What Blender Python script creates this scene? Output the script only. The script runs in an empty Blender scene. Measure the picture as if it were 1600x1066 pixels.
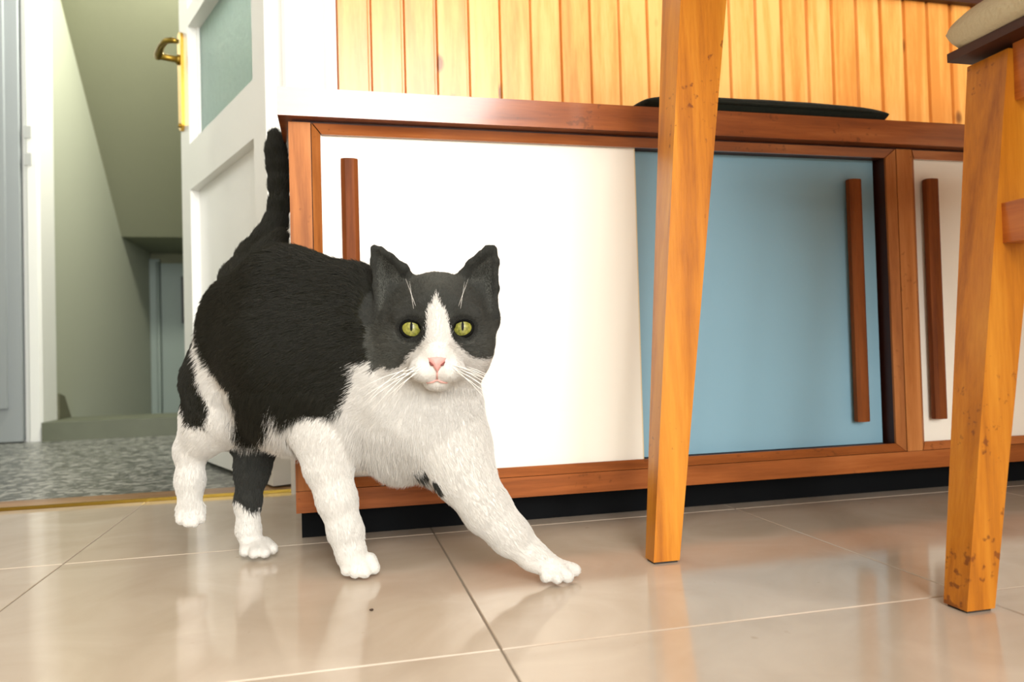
import bpy, bmesh, math, random
import numpy as np
from mathutils import Vector, Matrix, noise
S = bpy.context.scene
# ------------------------------------------------------------------ camera
cam_d = bpy.data.cameras.new('camera'); cam = bpy.data.objects.new('camera', cam_d)
S.collection.objects.link(cam); S.camera = cam
cam_d.sensor_width = 36.0; cam_d.lens = 1161.986 / 1600 * 36.0; cam_d.clip_start = 0.02; cam_d.clip_end = 60
R_ = Vector((0.97238, -0.23181, -0.02709)); U_ = Vector((0.02147, -0.02677, 0.99941)); F_ = Vector((0.2324, 0.97239, 0.02105))
cam.matrix_world = Matrix(((R_.x, U_.x, -F_.x, 0), (R_.y, U_.y, -F_.y, 0), (R_.z, U_.z, -F_.z, .21), (0, 0, 0, 1)))
cam_d.dof.use_dof = True; cam_d.dof.focus_distance = 0.755; cam_d.dof.aperture_fstop = 6.5
# ------------------------------------------------------------------ world, exposure, large lights
S.view_settings.view_transform = 'Standard'; S.view_settings.look = 'None'
S.view_settings.gamma = 1.0; S.view_settings.use_curve_mapping = False
S.view_settings.exposure = 0.0
W = bpy.data.worlds.new('world'); S.world = W; W.use_nodes = True
W.node_tree.nodes['Background'].inputs[0].default_value = (.80, .90, 1, 1)
W.node_tree.nodes['Background'].inputs[1].default_value = 1.0
def area(name, loc, target, sx, sy, power, col):
    d = bpy.data.lights.new(name, 'AREA'); d.shape = 'RECTANGLE'; d.size = sx; d.size_y = sy; d.energy = power; d.color = col
    o = bpy.data.objects.new(name, d); S.collection.objects.link(o); o.location = loc
    o.rotation_euler = (Vector(target) - Vector(loc)).to_track_quat('-Z', 'Y').to_euler()
    return o
area('kitchen_window_light', (.24, -2.25, 1.3), (.24, 1, 1.3), 1.5, 1.9, 165, (1.0, .985, .96))
area('kitchen_fill_light', (.5, -.6, 2.42), (.5, -.6, 0), 1.3, 1.3, 10, (1.0, .96, .90))  # added overhead fill, no fitting modelled
area('hall_window_light', (-1.65, 1.85, 1.5), (-.2, 1.9, .7), .7, 1.2, 6, (.90, .96, 1.0))
area('stair_wall_fill_light', (-.30, 2.28, 1.62), (-.84, 2.50, .85), .22, .3, 24, (1.0, .97, .84))  # added unseen fill that brightens the stair wall beside the opening
# ------------------------------------------------------------------ materials
def nmat(name):
    m = bpy.data.materials.new(name); m.use_nodes = True
    nt = m.node_tree; b = nt.nodes['Principled BSDF']
    return m, nt, b
def srgb(r, g, b):
    f = lambda c: ((c / 255 + .055) / 1.055) ** 2.4 if c > 10 else c / 255 / 12.92
    return (f(r), f(g), f(b), 1)
def plain(name, col, rough=.5, metal=0, coat=0, bump=0, bscale=60, var=.0, vscale=6, spec=.5):
    m, nt, b = nmat(name)
    b.inputs['Base Color'].default_value = col; b.inputs['Roughness'].default_value = rough
    b.inputs['Metallic'].default_value = metal; b.inputs['Coat Weight'].default_value = coat
    b.inputs['Specular IOR Level'].default_value = spec
    tc = nt.nodes.new('ShaderNodeTexCoord')
    if var:
        n = nt.nodes.new('ShaderNodeTexNoise'); n.inputs['Scale'].default_value = vscale; n.inputs['Detail'].default_value = 5
        r = nt.nodes.new('ShaderNodeMix'); r.data_type = 'RGBA'
        r.inputs['A'].default_value = col; r.inputs['B'].default_value = tuple(c * (1 - var) for c in col[:3]) + (1,)
        nt.links.new(tc.outputs['Object'], n.inputs['Vector']); nt.links.new(n.outputs['Fac'], r.inputs['Factor'])
        nt.links.new(r.outputs['Result'], b.inputs['Base Color'])
    if bump:
        n = nt.nodes.new('ShaderNodeTexNoise'); n.inputs['Scale'].default_value = bscale; n.inputs['Detail'].default_value = 4
        bp = nt.nodes.new('ShaderNodeBump'); bp.inputs['Strength'].default_value = bump; bp.inputs['Distance'].default_value = .002
        nt.links.new(tc.outputs['Object'], n.inputs['Vector']); nt.links.new(n.outputs['Fac'], bp.inputs['Height'])
        nt.links.new(bp.outputs['Normal'], b.inputs['Normal'])
    return m
def wood(name, cols, axis='Z', rough=.3, coat=.3, stretch=14, scale=9, knots=0, wear=0, fine=.35, dark=(.10, .03, .008, 1), knot_scale=6, rand=1.0):
    """grain runs along the given object axis"""
    m, nt, b = nmat(name); L = nt.links.new; N = nt.nodes.new
    tc = N('ShaderNodeTexCoord'); oi = N('ShaderNodeObjectInfo')
    off = N('ShaderNodeVectorMath'); off.operation = 'SCALE'; off.inputs[0].default_value = (17, 31, 23); L(oi.outputs['Random'], off.inputs['Scale'])
    add = N('ShaderNodeVectorMath'); add.operation = 'ADD'; L(tc.outputs['Object'], add.inputs[0]); L(off.outputs[0], add.inputs[1])
    mp = N('ShaderNodeMapping'); i = 'XYZ'.index(axis); sc = [stretch] * 3; sc[i] = 1; mp.inputs['Scale'].default_value = sc
    L(add.outputs[0], mp.inputs['Vector'])
    n1 = N('ShaderNodeTexNoise'); n1.inputs['Scale'].default_value = scale * .35; n1.inputs['Detail'].default_value = 4; n1.inputs['Distortion'].default_value = .6
    n2 = N('ShaderNodeTexNoise'); n2.inputs['Scale'].default_value = scale * 3; n2.inputs['Detail'].default_value = 6; n2.inputs['Roughness'].default_value = .7
    L(mp.outputs[0], n1.inputs['Vector']); L(mp.outputs[0], n2.inputs['Vector'])
    rp = N('ShaderNodeValToRGB'); e = rp.color_ramp.elements
    e[0].position = .28; e[0].color = cols[0]; e[1].position = .72; e[1].color = cols[-1]
    for k, c in enumerate(cols[1:-1]):
        x = e.new(.28 + .44 * (k + 1) / (len(cols) - 1)); x.color = c
    mx = N('ShaderNodeMath'); mx.operation = 'MULTIPLY_ADD'; mx.inputs[1].default_value = fine; 
    sub = N('ShaderNodeMath'); sub.operation = 'MULTIPLY_ADD'; L(n1.outputs['Fac'], sub.inputs[0]); sub.inputs[1].default_value = 1.0; sub.inputs[2].default_value = -fine * .5
    L(n2.outputs['Fac'], mx.inputs[0]); L(sub.outputs[0], mx.inputs[2])
    # whole-piece tone differs per piece
    rnd = N('ShaderNodeMath'); rnd.operation = 'MULTIPLY_ADD'; L(oi.outputs['Random'], rnd.inputs[0]); rnd.inputs[1].default_value = .22 * rand; rnd.inputs[2].default_value = -.11 * rand
    ad2 = N('ShaderNodeMath'); ad2.operation = 'ADD'; L(mx.outputs[0], ad2.inputs[0]); L(rnd.outputs[0], ad2.inputs[1])
    L(ad2.outputs[0], rp.inputs['Fac'])
    colour = rp.outputs['Color']
    def darken(fac_socket, colour, amount, dk):
        mm = N('ShaderNodeMix'); mm.data_type = 'RGBA'; sc_ = N('ShaderNodeMath'); sc_.operation = 'MULTIPLY'; sc_.inputs[1].default_value = amount
        L(fac_socket, sc_.inputs[0]); L(sc_.outputs[0], mm.inputs['Factor']); L(colour, mm.inputs['A']); mm.inputs['B'].default_value = dk
        return mm.outputs['Result']
    if knots:
        kp = N('ShaderNodeMapping'); ks = [1.0] * 3; ks[i] = .55; kp.inputs['Scale'].default_value = ks; L(add.outputs[0], kp.inputs['Vector'])
        v = N('ShaderNodeTexVoronoi'); v.inputs['Scale'].default_value = knot_scale; L(kp.outputs[0], v.inputs['Vector'])
        r2 = N('ShaderNodeValToRGB'); r2.color_ramp.elements[0].position = .045; r2.color_ramp.elements[0].color = (1, 1, 1, 1)
        r2.color_ramp.elements[1].position = .085; r2.color_ramp.elements[1].color = (0, 0, 0, 1)
        L(v.outputs['Distance'], r2.inputs['Fac']); colour = darken(r2.outputs['Color'], colour, knots, dark)
    if wear:
        n3 = N('ShaderNodeTexNoise'); n3.inputs['Scale'].default_value = 130; n3.inputs['Detail'].default_value = 3
        n4 = N('ShaderNodeTexNoise'); n4.inputs['Scale'].default_value = 9; n4.inputs['Detail'].default_value = 2
        L(add.outputs[0], n3.inputs['Vector']); L(add.outputs[0], n4.inputs['Vector'])
        ml = N('ShaderNodeMath'); ml.operation = 'MULTIPLY'; L(n3.outputs['Fac'], ml.inputs[0]); L(n4.outputs['Fac'], ml.inputs[1])
        r3 = N('ShaderNodeValToRGB'); r3.color_ramp.elements[0].position = .37; r3.color_ramp.elements[1].position = .42
        L(ml.outputs[0], r3.inputs['Fac']); colour = darken(r3.outputs['Color'], colour, wear, dark)
    L(colour, b.inputs['Base Color'])
    b.inputs['Roughness'].default_value = rough; b.inputs['Coat Weight'].default_value = coat; b.inputs['Coat Roughness'].default_value = .2
    bp = N('ShaderNodeBump'); bp.inputs['Strength'].default_value = .12; bp.inputs['Distance'].default_value = .001
    L(n2.outputs['Fac'], bp.inputs['Height']); L(bp.outputs['Normal'], b.inputs['Normal'])
    return m
CW = [srgb(118, 60, 24), srgb(150, 82, 36), srgb(176, 106, 54)]
M = {}
M['cab_x'] = wood('cabinet_wood_lengthwise', CW, 'X', rough=.34, coat=.85, wear=.5)
M['cab_x'].node_tree.nodes['Principled BSDF'].inputs['Coat Roughness'].default_value = .16
M['cab_rail'] = wood('cabinet_rail_wood', [srgb(126, 68, 28), srgb(154, 86, 38), srgb(174, 104, 54)], 'X', rough=.5, coat=0, wear=.4)
M['cab_rail'].node_tree.nodes['Principled BSDF'].inputs['Specular IOR Level'].default_value = .2
M['cab_z'] = wood('cabinet_wood_upright', [srgb(136, 78, 34), srgb(170, 104, 50), srgb(190, 124, 68)], 'Z', rough=.5, coat=.0, wear=.35)
M['cab_z'].node_tree.nodes['Principled BSDF'].inputs['Specular IOR Level'].default_value = .2
M['cab_dark'] = plain('dark_wood_and_joint_shade', srgb(58, 24, 10), .5)  # dark brown wood; also holds recess shade for tracks and joints
M['rod'] = wood('handle_wood', [srgb(92, 46, 18), srgb(120, 64, 26), srgb(140, 78, 34)], 'Z', rough=.6, coat=.0)
M['rod'].node_tree.nodes['Principled BSDF'].inputs['Specular IOR Level'].default_value = .15
PINE = [srgb(240, 184, 106), srgb(230, 162, 80), srgb(214, 138, 58)]
M['pine'] = wood('varnished_pine', PINE, 'Z', rough=.30, coat=.25, stretch=16, scale=10, knots=.8, knot_scale=8, dark=srgb(96, 48, 20), fine=.5, rand=1.6)
M['pine_gap'] = plain('pine_groove', srgb(176, 88, 24), .6)
M['beech'] = wood('orange_varnished_beech', [srgb(148, 82, 14), srgb(190, 116, 22), srgb(210, 140, 40)], 'Z', rough=.36, coat=.15, wear=.75, dark=srgb(110, 54, 16), rand=.3)
M['beech_y'] = wood('orange_varnished_beech_rail', [srgb(140, 70, 20), srgb(176, 96, 32), srgb(196, 116, 44)], 'Y', rough=.35, coat=.25, wear=.5, dark=srgb(90, 44, 14), rand=.3)
M['beech_x'] = wood('orange_varnished_beech_crossrail', [srgb(140, 70, 20), srgb(176, 96, 32), srgb(196, 116, 44)], 'X', rough=.35, coat=.25, wear=.5, dark=srgb(90, 44, 14), rand=.3)
M['white_door'] = plain('cream_white_laminate', srgb(246, 241, 226), .38, coat=.15, var=.03)
M['blue_door'] = plain('sky_blue_laminate', srgb(136, 178, 196), .42, coat=.12, var=.06)
M['edge'] = plain('cream_door_edge', srgb(226, 206, 160), .5)
M['black'] = plain('black_plinth_paint', srgb(8, 10, 12), .75, spec=.12, bump=.2, bscale=25)
M['felt_pad'] = plain('dark_glide', srgb(40, 36, 32), .8)
M['roomwall'] = plain('bounce_cut_wall_paint', srgb(150, 132, 112), .8)  # unseen side walls darkened to lessen bounce onto left-hand faces
M['wall'] = plain('white_wall_paint', srgb(238, 237, 230), .75, bump=.15, bscale=90)
M['stairwall'] = plain('stair_wall_shaded_paint', srgb(160, 164, 146), .8, bump=.2, bscale=60, var=.08, vscale=1.5)  # hall wall colour darkened to carry the dimness of the stairwell
M['hallwall'] = plain('hall_wall_paint', srgb(206, 206, 184), .8, bump=.2, bscale=60, var=.08, vscale=1.5)
M['slope'] = plain('stair_ceiling_paint', srgb(128, 130, 106), .85, bump=.2, bscale=50)
M['gloss_white'] = plain('white_gloss_paint', srgb(228, 229, 224), .35, coat=.2, bump=.12, bscale=22)
M['ceiling'] = plain('ceiling_paint', srgb(235, 232, 224), .85)
M['brass'] = plain('polished_brass', srgb(214, 170, 74), .22, metal=1)
M['aged_brass'] = plain('aged_brass', srgb(150, 124, 52), .3, metal=1)
M['steel'] = plain('strike_plate_metal', srgb(176, 178, 176), .5, metal=.3)
M['thresh'] = wood('threshold_wood', [srgb(110, 78, 44), srgb(140, 102, 62), srgb(160, 122, 78)], 'X', rough=.4, coat=.2)
M['cloth'] = plain('beige_seat_cloth', srgb(206, 196, 164), .9, bump=.5, bscale=220, var=.08, vscale=30)
M['cushion'] = plain('black_green_cushion_cloth', srgb(16, 24, 12), .95, bump=.6, bscale=160)
M['step'] = plain('grey_green_stone', srgb(98, 102, 84), .5, var=.25, vscale=20)
M['halldoor'] = plain('bluish_grey_door_paint', srgb(150, 156, 158), .55)
M['skirt'] = plain('stair_string_paint', srgb(92, 92, 72), .7)
M['cupboard'] = plain('cellar_cupboard_paint', srgb(126, 138, 130), .6)
M['dark_box'] = plain('dark_plastic_and_step_shade', srgb(20, 20, 20), .5)
def tile_mat():
    m, nt, b = nmat('polished_beige_tile'); L = nt.links.new; N = nt.nodes.new
    g = N('ShaderNodeTexCoord'); oi = N('ShaderNodeObjectInfo')
    a = N('ShaderNodeTexNoise'); a.inputs['Scale'].default_value = 7; a.inputs['Detail'].default_value = 6; a.inputs['Distortion'].default_value = 1.2
    L(g.outputs['Object'], a.inputs['Vector'])
    r = N('ShaderNodeValToRGB'); r.color_ramp.elements[0].position = .3; r.color_ramp.elements[0].color = srgb(182, 166, 146)
    r.color_ramp.elements[1].position = .72; r.color_ramp.elements[1].color = srgb(202, 188, 170)
    L(a.outputs['Fac'], r.inputs['Fac'])
    v = N('ShaderNodeTexNoise'); v.inputs['Scale'].default_value = 70; v.inputs['Detail'].default_value = 2; L(g.outputs['Object'], v.inputs['Vector'])
    r2 = N('ShaderNodeValToRGB'); r2.color_ramp.elements[0].position = .20; r2.color_ramp.elements[0].color = (.80, .76, .70, 1)
    r2.color_ramp.elements[1].position = .27; r2.color_ramp.elements[1].color = (1, 1, 1, 1)
    L(v.outputs['Fac'], r2.inputs['Fac'])
    mm = N('ShaderNodeMix'); mm.data_type = 'RGBA'; mm.blend_type = 'MULTIPLY'; mm.inputs['Factor'].default_value = 1
    L(r.outputs['Color'], mm.inputs['A']); L(r2.outputs['Color'], mm.inputs['B'])
    L(mm.outputs['Result'], b.inputs['Base Color'])
    b.inputs['Specular IOR Level'].default_value = .75
    rr = N('ShaderNodeMapRange'); rr.inputs['To Min'].default_value = .06; rr.inputs['To Max'].default_value = .16
    L(a.outputs['Fac'], rr.inputs['Value']); L(rr.outputs['Result'], b.inputs['Roughness'])
    bp = N('ShaderNodeBump'); bp.inputs['Strength'].default_value = .05; bp.inputs['Distance'].default_value = .004
    L(a.outputs['Fac'], bp.inputs['Height']); L(bp.outputs['Normal'], b.inputs['Normal'])
    return m
M['tile'] = tile_mat()
M['grout'] = plain('grey_grout', srgb(128, 116, 100), .85)
def terrazzo():
    m, nt, b = nmat('dark_speckled_terrazzo'); L = nt.links.new; N = nt.nodes.new
    g = N('ShaderNodeTexCoord'); v = N('ShaderNodeTexVoronoi'); v.inputs['Scale'].default_value = 90; L(g.outputs['Object'], v.inputs['Vector'])
    r = N('ShaderNodeValToRGB'); e = r.color_ramp.elements; e[0].color = srgb(64, 66, 62); e[1].color = srgb(150, 150, 144); e[1].position = .9
    x = e.new(.5); x.color = srgb(92, 94, 88)
    sp = N('ShaderNodeSeparateColor'); L(v.outputs['Color'], sp.inputs[0]); L(sp.outputs[0], r.inputs['Fac']); L(r.outputs['Color'], b.inputs['Base Color'])
    b.inputs['Roughness'].default_value = .35
    return m
M['terrazzo'] = terrazzo()
def frosted():
    m, nt, b = nmat('frosted_glass'); b.inputs['Base Color'].default_value = (.62, .78, .74, 1)
    b.inputs['Roughness'].default_value = .45; b.inputs['Transmission Weight'].default_value = .85; b.inputs['IOR'].default_value = 1.3
    tc = nt.nodes.new('ShaderNodeTexCoord'); n = nt.nodes.new('ShaderNodeTexNoise'); n.inputs['Scale'].default_value = 55
    bp = nt.nodes.new('ShaderNodeBump'); bp.inputs['Strength'].default_value = .5; bp.inputs['Distance'].default_value = .003
    nt.links.new(tc.outputs['Object'], n.inputs['Vector']); nt.links.new(n.outputs['Fac'], bp.inputs['Height']); nt.links.new(bp.outputs['Normal'], b.inputs['Normal'])
    return m
M['frosted'] = frosted()
# ------------------------------------------------------------------ helpers
def link(name, me, mat, parent=None, smooth=False):
    if mat is not None:
        me.materials.clear(); me.materials.append(mat if not isinstance(mat, str) else M[mat])
    if smooth:
        me.polygons.foreach_set('use_smooth', [True] * len(me.polygons))
    o = bpy.data.objects.new(name, me); S.collection.objects.link(o)
    if parent is not None: o.parent = parent
    return o
def obj(name, bm, mat, parent=None, smooth=False, bevel=0, seg=2):
    if bevel:
        bmesh.ops.bevel(bm, geom=[e for e in bm.edges if e.calc_face_angle(0) > .5], offset=bevel, segments=seg, affect='EDGES', profile=.5)
    bmesh.ops.recalc_face_normals(bm, faces=bm.faces)
    me = bpy.data.meshes.new(name); bm.to_mesh(me); bm.free()
    return link(name, me, mat, parent, smooth)
def box(x0, x1, y0, y1, z0, z1, bm=None):
    bm = bm or bmesh.new()
    v = [bm.verts.new((x, y, z)) for z in (z0, z1) for y in (y0, y1) for x in (x0, x1)]
    for f in ((0, 2, 3, 1), (4, 5, 7, 6), (0, 1, 5, 4), (2, 6, 7, 3), (0, 4, 6, 2), (1, 3, 7, 5)):
        bm.faces.new([v[i] for i in f])
    return bm
def hull(pts, faces, bm=None):
    bm = bm or bmesh.new(); v = [bm.verts.new(p) for p in pts]
    for f in faces: bm.faces.new([v[i] for i in f])
    return bm
HEX = ((0, 3, 2, 1), (4, 5, 6, 7), (0, 1, 5, 4), (1, 2, 6, 5), (2, 3, 7, 6), (3, 0, 4, 7))
def frustum(b, t):            # two quads (4 points each)
    return hull(list(b) + list(t), HEX)
def prism(poly, axis, a, c):  # poly of 2-D points extruded along an axis from a to c
    bm = bmesh.new()
    def P(p, d): 
        return {'X': (d, p[0], p[1]), 'Y': (p[0], d, p[1]), 'Z': (p[0], p[1], d)}[axis]
    A = [bm.verts.new(P(p, a)) for p in poly]; B = [bm.verts.new(P(p, c)) for p in poly]
    n = len(poly); bm.faces.new(A[::-1]); bm.faces.new(B)
    for i in range(n): bm.faces.new((A[i], A[(i + 1) % n], B[(i + 1) % n], B[i]))
    return bm
def tube(pts, rad, n=8, bm=None, caps=True, flat=1.0):
    bm = bm or bmesh.new(); pts = [Vector(p) for p in pts]
    if not hasattr(rad, '__len__'): rad = [rad] * len(pts)
    rings = []; up = None
    for i, p in enumerate(pts):
        d = (pts[min(i + 1, len(pts) - 1)] - pts[max(i - 1, 0)]).normalized()
        if up is None: up = d.orthogonal().normalized()
        u = (up - d * up.dot(d)).normalized(); v = d.cross(u); up = u
        rings.append([bm.verts.new(p + (u * math.cos(a) + v * math.sin(a) * flat) * max(rad[i], 1e-5)) for a in [2 * math.pi * k / n for k in range(n)]])
    for a, b in zip(rings[:-1], rings[1:]):
        for k in range(n): bm.faces.new((a[k], a[(k + 1) % n], b[(k + 1) % n], b[k]))
    if caps: bm.faces.new(rings[0][::-1]); bm.faces.new(rings[-1])
    return bm
def thing(name, label, cat, loc=(0, 0, 0), group=None):
    o = bpy.data.objects.new(name, None); S.collection.objects.link(o); o.location = loc
    o['label'] = label; o['category'] = cat; o.empty_display_size = .05
    if group: o['group'] = group
    return o
def keep(o, parent):          # parent a world-space mesh without moving it
    o.parent = parent; o.matrix_parent_inverse = Matrix.Translation(parent.location).inverted(); return o
def struct(name, bm, mat, label=None, cat='wall', parent=None, **k):
    o = obj(name, bm, mat, parent, **k)
    if parent is None:
        o['kind'] = 'structure'; o['label'] = label; o['category'] = cat
    return o
# ------------------------------------------------------------------ floor
WY = 1.25
fl = struct('floor', box(-2.0, 2.6, -3.0, 1.262, -.06, -.0012), 'grout', 'polished beige square-tiled kitchen floor', 'floor')
TX, TY, GX, GY = .112, .8966, .4012, .3697
g = .0016
shared = {}
for i in range(-5, 6):
    for j in range(-6, 2):
        x0, x1 = TX + i * GX + g / 2, TX + (i + 1) * GX - g / 2
        y1 = TY + j * GY - g / 2; y0 = TY + (j - 1) * GY + g / 2
        y1 = min(y1, 1.2615)
        kk = round(y1 - y0, 4)
        if kk not in shared:
            bm = box(0, x1 - x0, 0, y1 - y0, -.006, 0)
            bmesh.ops.bevel(bm, geom=[e for e in bm.edges if all(v.co.z > -.001 for v in e.verts)], offset=.0007, segments=1, affect='EDGES')
            me = bpy.data.meshes.new('tile'); bm.to_mesh(me); bm.free(); shared[kk] = me
        o = link('tile', shared[kk], 'tile', fl); o.location = (x0, y0, 0)
# ------------------------------------------------------------------ walls
wb = struct('wall_back', box(-.0, 2.6, WY + .014, WY + .12, 0, 2.5), 'wall', 'white kitchen wall panelled with pine boards below', 'wall')
# pine wainscot: each board is a piece
PX0, PW = .014, .0556
def board_bm():
    bm = prism([(0.0008, 0), (0.0030, -.010), (PW - .0048, -.010), (PW - .0030, -.0045), (PW, -.0045), (PW, .0)], 'Z', 0, .905)
    return bm
bm = board_bm(); bmesh.ops.recalc_face_normals(bm, faces=bm.faces)
bme = bpy.data.meshes.new('plank'); bm.to_mesh(bme); bm.free()
for i in range(46):
    o = link('plank', bme, 'pine', wb); o.location = (PX0 + i * PW, WY + .012, .0)
struct('wall_lining', box(PX0, 2.59, WY + .0115, WY + .0139, 0, .904), 'pine_gap', parent=wb)
struct('cap_rail', box(PX0, 2.59, WY - .012, WY + .013, .905, .925), M['cab_dark'], parent=wb, bevel=.003)
struct('wall_over_door', box(-2.0, 0.0, WY + .014, WY + .12, 2.02, 2.5), 'wall', parent=wb)
struct('wall_pier', box(-2.0, -.74, WY + .014, WY + .12, 0, 2.02), 'wall', parent=wb)
struct('wall_right', box(2.6, 2.7, -3.0, 1.37, 0, 2.5), 'roomwall', 'kitchen wall beyond the right edge, darkened to cut bounce light', 'wall')
struct('wall_left', box(-2.1, -2.0, -3.0, 1.37, 0, 2.5), 'roomwall', 'kitchen wall beyond the left edge, darkened to cut bounce light', 'wall')
wr = struct('wall_rear', box(-2.0, -.40, -3.0, -2.9, 0, 2.5), 'wall', 'white kitchen wall with the window behind the viewer', 'wall')
for a in ((.60, 2.6, 0, 2.5), (-.40, .60, 0, .25), (-.40, .60, 1.75, 2.5)):
    struct('wall_section', box(a[0], a[1], -3.0, -2.9, a[2], a[3]), 'wall', parent=wr)
struct('ceiling', box(-2.1, 2.7, -3.0, 1.37, 2.5, 2.6), 'ceiling', 'white kitchen ceiling', 'ceiling')
# door casing right side (white, beside the pine)
tr = struct('trim_1', prism([(-.072, WY + .12), (-.072, WY - .004), (-.066, WY - .010), (-.008, WY - .010), (-.002, WY - .004), (.0135, WY - .004), (.0135, WY + .013), (0, WY + .013), (0, WY + .12)], 'Z', 0, 2.06),
            'gloss_white', 'white door casing between the open door and pine panelling', 'trim')
tr2 = struct('trim_2', box(-.80, -.70, WY - .010, WY + .12, 0, 2.06), 'gloss_white', 'white door casing on the hidden side of the doorway', 'trim', bevel=.004)
tr3 = struct('trim_3', box(-.7, -.072, WY - .010, WY + .12, 2.0, 2.06), 'gloss_white', 'white head casing over the doorway', 'trim', bevel=.004)
# threshold
th = struct('trim_4', box(-.699, -.073, WY + .014, WY + .075, -.01, .0045), 'thresh', 'brown wooden threshold with a brass strip in the doorway', 'threshold', bevel=.0015)
struct('brass_strip', box(-.699, -.073, WY + .0125, WY + .0165, -.0, .0052), 'aged_brass', parent=th, bevel=.001)
# ------------------------------------------------------------------ hall
HY = 2.45
hf = struct('floor_hall', box(-1.75, .55, WY + .075, HY, -.06, .0), 'terrazzo', 'dark grey speckled terrazzo floor of the hall', 'floor')
struct('wall_hall_left', box(-1.85, -1.75, WY + .12, HY + .1, 0, 2.5), 'hallwall', 'pale hall wall out of sight at the left', 'wall')
struct('wall_hall_right', box(.55, .65, WY + .12, HY + .1, 0, 2.5), 'hallwall', 'pale hall wall behind the open white door', 'wall')
struct('ceiling_hall', box(-1.85, .65, WY + .12, HY + .1, 2.5, 2.6), 'ceiling', 'white hall ceiling', 'ceiling')
hb = struct('wall_hall_back', box(-1.75, -.94, HY, HY + .1, 0, 2.5), 'hallwall', 'pale hall wall around the cellar stair opening', 'wall')
struct('wall_section', box(-.02, .55, HY, HY + .1, 0, 2.5), 'hallwall', parent=hb)
struct('wall_section', box(-.94, -.02, HY, HY + .1, 2.05, 2.5), 'hallwall', parent=hb)
# moulded casing at the stair opening, left
tr5 = struct('trim_5', prism([(-.832, HY + .10), (-.832, HY - .012), (-.838, HY - .022), (-.862, HY - .022), (-.868, HY - .014), (-.876, HY - .012), (-.880, HY - .002), (-.942, HY - .001), (-.942, HY + .1)], 'Z', 0, 2.10),
             'gloss_white', 'moulded white casing left of the cellar stair opening', 'trim')
for z in (.905, .825):
    struct('strike_plate', box(-.868, -.850, HY - .0245, HY - .0215, z - .018, z + .018), 'steel', parent=tr5, bevel=.001)
dn = struct('door_1', box(-1.70, -.881, HY - .03, HY - .003, .004, 2.03), 'halldoor', 'pale bluish hall door at the far left edge', 'door', bevel=.003)
struct('door_panel', box(-1.58, -.915, HY - .040, HY - .029, .1, 1.94), 'halldoor', parent=dn, bevel=.006)
# step and stair
st = struct('stair_step', box(-.831, -.021, HY - .03, HY + .20, .0, .055), 'step', 'low grey-green stone step across the stair opening', 'step', bevel=.004)
struct('nosing_shade_strip', box(-.83, -.022, HY - .026, HY + .1, .0, .006), M['dark_box'], parent=st)  # dark strip standing in for shade at the foot of the step
sl = struct('wall_stair_left', box(-.92, -.84, HY + .1, 4.1, -1.4, 2.5), 'stairwall', 'beige side wall running down the cellar stair', 'wall')
struct('stair_string', prism([(HY + .101, .056), (HY + .101, .135), (HY + .15, .125), (HY + .235, .02), (HY + .235, -.2), (HY + .201, -.2), (HY + .201, .056)], 'X', -.8395, -.826), 'skirt', parent=sl)
struct('wall_stair_right', box(-.02, .06, HY + .1, 4.1, -1.4, 2.5), 'stairwall', 'side wall of the cellar stair behind the door', 'wall')
struct('wall_stair_back', box(-.92, .06, 3.82, 3.9, -1.4, 2.5), 'slope', 'dim end wall of the cellar stair', 'wall')
struct('ceiling_stair', prism([(HY + .1, 1.51), (HY + .1, 1.60), (3.4, .85), (3.82, .85), (3.82, .746), (3.33, .746)], 'X', -.84, -.02), 'slope', 'sloping greenish plaster ceiling over the cellar stair', 'ceiling')
struct('floor_stair', box(-.92, .06, HY + .2, 3.82, -1.4, -1.3), 'terrazzo', 'cellar floor below the stair', 'floor')
for i in range(6):
    s_ = struct('stair_tread', box(-.8255, -.021, HY + .2 + .2 * i, HY + .42 + .2 * i, -.17 - .18 * i, -.13 - .18 * i), 'step', parent=st)
cb = thing('cellar_cupboard', 'pale grey-green cupboard door dim at the end of the stair', 'cupboard', (-.66, 3.80, 0))
keep(obj('casing', box(-.838, -.795, 3.785, 3.815, -.6, .715), M['cupboard'], bevel=.004), cb)
keep(obj('door', box(-.79, -.34, 3.79, 3.815, -.6, .695), M['cupboard'], bevel=.004), cb)
keep(obj('hinge_post', tube([(-.80, 3.778, -.6), (-.80, 3.778, .70)], .008, 8), M['cupboard'], smooth=True), cb)
mb = thing('meter_box', 'small black box on the cupboard at the end of the stair', 'box', (-.66, 3.78, .52))
keep(obj('housing', box(-.695, -.60, 3.755, 3.789, .41, .63), 'dark_box', bevel=.012, seg=3), mb)
# ------------------------------------------------------------------ open panelled door with frosted glass
A = Vector((-.084, 1.292, 0)); dv = Vector((-.387, .922, 0)).normalized(); nv = Vector((-.922, -.387, 0)).normalized()
dr = bpy.data.objects.new('door_2', None); S.collection.objects.link(dr); dr.location = A
dr.rotation_euler = (0, 0, math.atan2(dv.y, dv.x))      # local +X along the leaf, local +Y = towards the viewer's side
dr['kind'] = 'structure'; dr['label'] = 'open white panelled door with frosted panes and brass handle'; dr['category'] = 'door'
T = .020                                                 # half thickness; +Y side faces the kitchen
LW = .600
def leafpart(name, bm, mat, bevel=.0015, parent=None, **k):
    return obj(name, bm, mat, parent or dr, bevel=bevel, **k)
leafpart('stile', box(0, .066, -T, T, .008, 1.99), 'gloss_white')
leafpart('stile', box(LW - .080, LW, -T, T, .008, 1.99), 'gloss_white')
leafpart('rail', box(.066, LW - .080, -T, T, .008, .12), 'gloss_white')
leafpart('rail', box(.066, LW - .080, -T, T, .600, .702), 'gloss_white')
leafpart('rail', box(.066, LW - .080, -T, T, .966, 1.006), 'gloss_white')
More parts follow.
